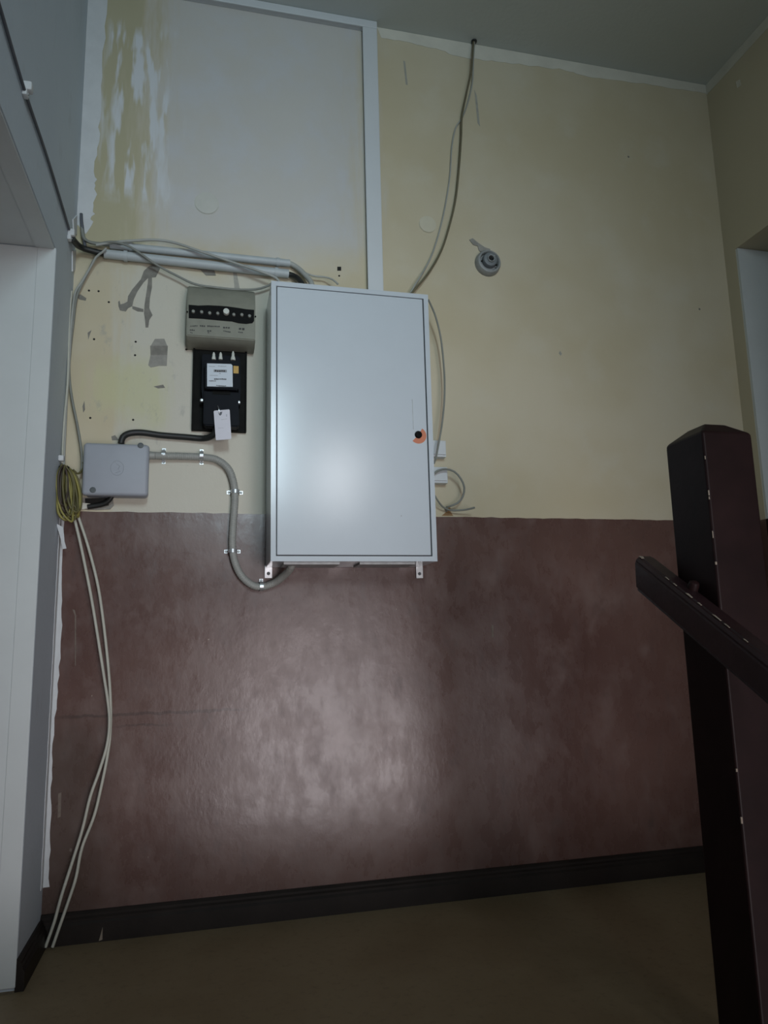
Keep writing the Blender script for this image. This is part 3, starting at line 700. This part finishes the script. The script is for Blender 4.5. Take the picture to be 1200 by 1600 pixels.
# bundle of coiled wires
WB = at(104, 735, .09)
wb = thing('wire_bundle', 'bundle of coiled yellow-green and brown wires hanging in the left corner', 'wire bundle', WB)
loops = [  # outline of each loop in the photo: top, left bulge, bottom, right bulge, stand-off, radius, material
    ((97, 728), (83, 775), (104, 812), (112, 760), .100, .0042, 'wire_y'), ((98, 726), (84, 766), (112, 815), (110, 770), .112, .0034, 'wire_y'),
    ((99, 728), (90, 770), (116, 812), (118, 765), .090, .0036, 'wire_o'), ((102, 728), (99, 775), (120, 806), (124, 770), .080, .0040, 'wire_y'),
    ((103, 730), (104, 770), (121, 800), (117, 758), .095, .0038, 'wire_o'), ((101, 729), (94, 765), (103, 800), (108, 770), .105, .0044, 'wire_b'),
    ((100, 730), (88, 760), (95, 808), (102, 765), .085, .0040, 'wire_o'), ((105, 730), (108, 760), (124, 797), (126, 765), .075, .0036, 'wire_o'),
    ((99, 727), (91, 750), (98, 790), (106, 755), .118, .0036, 'wire_b'), ((101, 728), (98, 760), (110, 805), (115, 760), .118, .0030, 'wire_o'),
    ((98, 727), (85, 752), (92, 795), (100, 748), .095, .0046, 'wire_b'), ((104, 731), (112, 770), (122, 808), (121, 775), .068, .0032, 'wire_y')]
for tp, lf, bt, rt, d, r, m in loops:
    P = [at(*tp, d - .01), at((tp[0] + lf[0] * 2) / 3, (tp[1] * 2 + lf[1]) / 3, d), at(*lf, d), at((lf[0] + bt[0]) / 2 - 2, (lf[1] + bt[1]) / 2 + 8, d), at(*bt, d - .01), at((rt[0] + bt[0]) / 2 + 2, (rt[1] + bt[1]) / 2 + 4, d - .02), at(*rt, d - .025), at((tp[0] + rt[0] * 2) / 3, (tp[1] * 1.6 + rt[1]) / 2.6, d - .02), at(tp[0] + 1.5, tp[1], d - .015)]
    P = [Vector((max(p.x, .004), p.y, p.z)) for p in P]
    obj('wire_loop', tube(B(), spline(P, .006), r, 7), M[m], wb, True, 60)
bm = B(); c0 = at(100, 731, .09)
lathe(bm, c0 + Vector((0, 0, -.006)), (0, 0, 1), [(.012, 0), (.0155, 0), (.0155, .010), (.012, .010)], 20); obj('tie', bm, M['cable_black'], wb, True)
p = at(93, 716, .09); bm = B(); bx(bm, .0, .016, p.y - .012, p.y + .010, p.z - .010, p.z + .008, .003); obj('wall_hook', bm, M['whitewash'], wb, True)
bm = B(); tube(bm, spline([at(*q) for q in ((114, 734, .06), (121, 740, .05), (127, 736, .045), (131, 729, .04), (130, 722, .04))], .005), .0035, 7); obj('wire_loop', bm, M['wire_o'], wb, True)
# two white cables hanging to the floor
cable('hanging_cable', 'left of the two white cables hanging from the wire bundle to the floor',
      [(113, 800, .06), (118, 817, .055), (128, 860, .05), (142, 930, .045), (152, 990, .04), (163, 1060, .038), (169, 1100, .037), (171, 1130, .037), (167, 1165, .037), (155, 1205, .037), (141, 1245, .037), (129, 1295, .036), (112, 1350, .036), (96, 1400, .037), (85, 1440, .040), (71, 1480, .042)], .0046, M['cable_white'])
cable('hanging_cable', 'right of the two white cables hanging from the wire bundle to the floor',
      [(119, 798, .05), (125, 815, .046), (138, 855, .040), (152, 910, .035), (160, 960, .030), (168, 1030, .026), (172.5, 1090, .025), (172.5, 1140, .026), (168, 1180, .027), (158, 1230, .028), (147, 1275, .029), (128, 1325, .030), (119, 1370, .031), (108, 1405, .033), (93, 1448, .040), (82, 1480, .042)], .0046, M['cable_white'])
# wires from the ceiling to the cabinet
top = at(740, 62, 0)
hx = top.x; hy = -.045
cp = Vector((hx, hy, H))
p1 = atz(740, 64, H - .0005)
cable('ceiling_wire', 'olive wire hanging from the hole in the ceiling to the cabinet top',
      [(p1.x, p1.y, H, 0), (738.5, 85, .04), (736.5, 110, .03), (728, 150, .022), (722, 180, .018), (720.5, 215, .016), (717, 265, .015), (712, 310, .015), (703, 350, .015), (690, 390, .016), (671, 424, .02), (650, 450, .03), (640, 462, .04)], .0040, M['cable_olive'])
cable('ceiling_wire', 'second wire from the ceiling hole crossing behind the olive one',
      [(p1.x + .004, p1.y, H, 0), (739.5, 100, .02), (738, 130, .014), (731, 160, .008), (722, 184, .008), (712, 200, .007), (706, 230, .006), (703, 275, .006), (696, 320, .006), (687, 360, .007), (676, 395, .008), (664, 420, .012), (648, 446, .025), (641, 458, .03)], .0030, M['cable_mid'])
ch = thing('ceiling_hole_sleeve', 'small dark cable sleeve in the ceiling where two wires come out', 'cable sleeve', (p1.x, p1.y, H))
bm = B(); lathe(bm, (p1.x + .002, p1.y, H), (0, 0, -1), [(.012, 0), (.011, .006), (.006, .006), (.006, 0)], 16); obj('sleeve', bm, M['cable_black'], ch, True)
# right of the cabinet
cable('side_wire', 'thin grey wire bowing out along the right side of the cabinet',
      [(669, 468, .10), (673, 476, .09), (681, 496, .075), (689, 530, .06), (694, 580, .05), (694.5, 620, .05), (691, 660, .055), (686, 690, .065), (681, 716, .08), (678, 724, .09)], .0036, M['cable_grey'])
cable('looped_wire', 'grey wire loop curling round the right edge of the cabinet',
      [(676, 744, .06), (682, 737, .06), (696, 733, .058), (710, 737, .055), (720, 748, .052), (725.5, 762, .05), (723, 776, .045), (715, 786, .04), (703, 791, .030), (697, 794, .012), (698, 799, .004)], .0038, M['cable_grey'])
cable('loose_wire', 'loose grey wire end sticking out right of the cabinet above the brown paint',
      [(679, 774, .05), (684, 782, .045), (691, 791, .03), (702, 797, .02), (716, 797.5, .03), (730, 796, .045), (742, 793, .06)], .0034, M['cable_grey'])
for (u0, u1, v0, v1, lab) in ((681, 696.5, 688.5, 713, 'upper white terminal block poking out behind the cabinet'), (680, 699, 730, 754, 'lower white terminal block poking out behind the cabinet')):
    a = at(u0 - 16, v1, .035); b = at(u1, v0, .035)
    k = thing('terminal_block', lab, 'terminal block', (b.x, 0, a.z), 'white terminal blocks behind the cabinet')
    obj('block', bx(B(), CX1 + .0005, b.x, -.035, 0, a.z, b.z, .002), M['trunk'], k)
    obj('block_lip', bx(B(), CX1 + .0015, b.x - .004, -.040, -.034, a.z + .008, b.z - .006, .001), M['trunk'], k)

# ================================================================ ROUND SOCKET BOX ON THE WALL
ro_c = at(761, 413, 0)
rb = thing('round_wall_fitting', 'round grey lamp fitting base with a dark hollow centre on the cream wall', 'light fitting', ro_c)
bm = B(); lathe(bm, ro_c, (0, -1, 0), [(.052, 0), (.052, .006), (.050, .020), (.046, .027), (.040, .029), (.037, .024), (.037, .012), (0, .012)], 44); obj('ring', bm, M['rosette'], rb, True, )
cc = ro_c + Vector((.003, 0, .006))
bm = B(); lathe(bm, cc, (0, -1, 0), [(.030, .012), (.030, .026), (.027, .032), (.020, .034), (.0125, .034), (.0115, .018), (0, .018)], 36); obj('core', bm, M['rosette_in'], rb, True)
bm = B(); cyl(bm, cc + Vector((.0015, -.0182, .002)), (0, -1, 0), .0112, .0112, .001, 24); obj('hollow', bm, M['hole'], rb)
bm = B(); lathe(bm, cc, (0, -1, 0), [(.0112, .030), (.0112, .040), (.0148, .040), (.0148, .030)], 24); obj('spout', bm, M['rosette'], rb, True)
for dx, dz, m in ((.019, .021, 'zinc'), (.027, -.016, 'hole'), (-.033, -.005, 'hole')):
    bm = B(); cyl(bm, ro_c + Vector((dx, -.026, dz)), (0, -1, 0), .0035, .0028, .008, 10); obj('screw', bm, M[m], rb)
obj('cable_chase', wallpoly(B(), [(733, 375), (738, 373), (748, 381), (757, 387), (766, 390), (757, 398), (748, 392), (746, 385), (739, 383)], t=.004), M['cement_light'], wall_back)

# ================================================================ NEWEL POST AND HANDRAIL
PY = -1.20; pc = at(1100, 700, 1.20); PX0 = pc.x; PS = .123; PYB = PY + .130
zt_f = at(1098, 676, 1.20).z
np_ = thing('newel_post', 'square dark maroon wooden newel post with a low pyramid top', 'post', (PX0 + PS / 2, (PY + PYB) / 2, 0))
bm = B(); bx(bm, PX0, PX0 + PS, PY, PYB, 0, zt_f - .005)
bmesh.ops.bevel(bm, geom=[e for e in bm.edges if abs(e.verts[0].co.z - e.verts[1].co.z) > .5], offset=.005, segments=3, affect='EDGES', profile=.5)
obj('shaft', bm, M['wood'], np_)
bm = B()
x0, x1, y0, y1 = PX0 + .0004, PX0 + PS - .0004, PY + .0004, PYB - .0004; ins = .036
lo = [(x0, y0), (x1, y0), (x1, y1), (x0, y1)]; hi = [(x0 + ins, y0 + ins), (x1 - ins, y0 + ins), (x1 - ins, y1 - ins), (x0 + ins, y1 - ins)]
va = [bm.verts.new((x, y, zt_f - .005)) for x, y in lo]; vb = [bm.verts.new((x, y, zt_f + .004)) for x, y in lo]; vc = [bm.verts.new((x, y, zt_f + .032)) for x, y in hi]
for A, C_ in ((va, vb), (vb, vc)):
    for i in range(4): bm.faces.new((A[i], A[(i + 1) % 4], C_[(i + 1) % 4], C_[i]))
bm.faces.new(vc); bm.faces.new(va[::-1]); bmesh.ops.recalc_face_normals(bm, faces=bm.faces[:])
bmesh.ops.bevel(bm, geom=[e for e in bm.edges if e.verts[0] not in va or e.verts[1] not in va], offset=.0045, segments=3, affect='EDGES', profile=.5)
obj('cap', bm, M['wood'], np_)
for v, hh, wd in ((715, 6, .0012), (770, 9, .002), (778, 5, .0016), (835, 12, .0012), (880, 5, .003), (1203, 5, .003), (1281, 10, .0028)):
    u = 1100 + (v - 700) * .115; a = at(u, v, 1.2)
    obj('paint_chip', bx(B(), PX0 - .0006, PX0 + wd, PY - .0006, PY + wd * .6, a.z - hh * .0006, a.z + hh * .0006), M['chip'], np_)
# handrail bolted to the left face of the newel, sloping down towards the stairs
SL = math.radians(31)
dirv = Vector((0, -math.cos(SL), -math.sin(SL))); upv = Vector((0, -math.sin(SL), math.cos(SL)))
RW = .058; RX1 = PX0 - .0003; RX0 = RX1 - RW
e = atx(990, 868, RX0)                        # upper left corner of the far end
hr = thing('handrail', 'dark maroon wooden handrail sloping down past the newel post', 'handrail', (RX0 + RW / 2, e.y, e.z - .06))
RH = .072; LN = 2.0
prof = [(RX0, 0 - .010), (RX0 + .012, 0), (RX1 - .012, 0), (RX1, -.010), (RX1, -RH + .006), (RX1 - .006, -RH), (RX0 + .006, -RH), (RX0, -RH + .006)]
base = Vector((0, e.y, e.z))
bm = B(); prism(bm, [Vector((x, base.y, base.z)) + upv * h for x, h in prof], dirv * LN)
# cut the far end plumb
for v in bm.verts:
    s_ = (v.co - base).dot(dirv)
    if s_ < .01:
        h_ = (v.co - base).dot(upv); v.co += dirv * (-h_ * math.tan(SL) * .9)
bmesh.ops.bevel(bm, geom=bm.edges[:], offset=.004, segments=2, affect='EDGES')
obj('rail', bm, M['rail'], hr, True, 35)
bm = B(); bp = atx(1084, 914, RX1 - .016); lathe(bm, bp - upv * .012, upv, [(.0115, 0), (.0115, .012), (.010, .018), (.005, .021), (0, .0215)], 20); obj('bolt_head', bm, M['wood'], hr, True)
for u, v, ln, wd in ((1000, 869, .012, .010), (1040, 907, .014, .003), (1052, 917, .012, .003), (1074, 932, .020, .006), (1090, 948, .012, .004), (1117, 969, .026, .004), (1132, 985, .016, .003), (1160, 1012, .012, .003)):
    s_ = (atx(u, v, RX0 + .010) - base).dot(dirv); q = base + dirv * s_
    a = [Vector((RX0 + .011, q.y, q.z)) + dirv * (-ln / 2), Vector((RX0 + .011 + wd, q.y, q.z)) + dirv * (-ln / 3), Vector((RX0 + .011 + wd * .7, q.y, q.z)) + dirv * (ln / 2), Vector((RX0 + .011, q.y, q.z)) + dirv * (ln / 2.2)]
    obj('paint_chip', prism(B(), [k - upv * .0004 for k in a], upv * .001), M['chip'], hr)
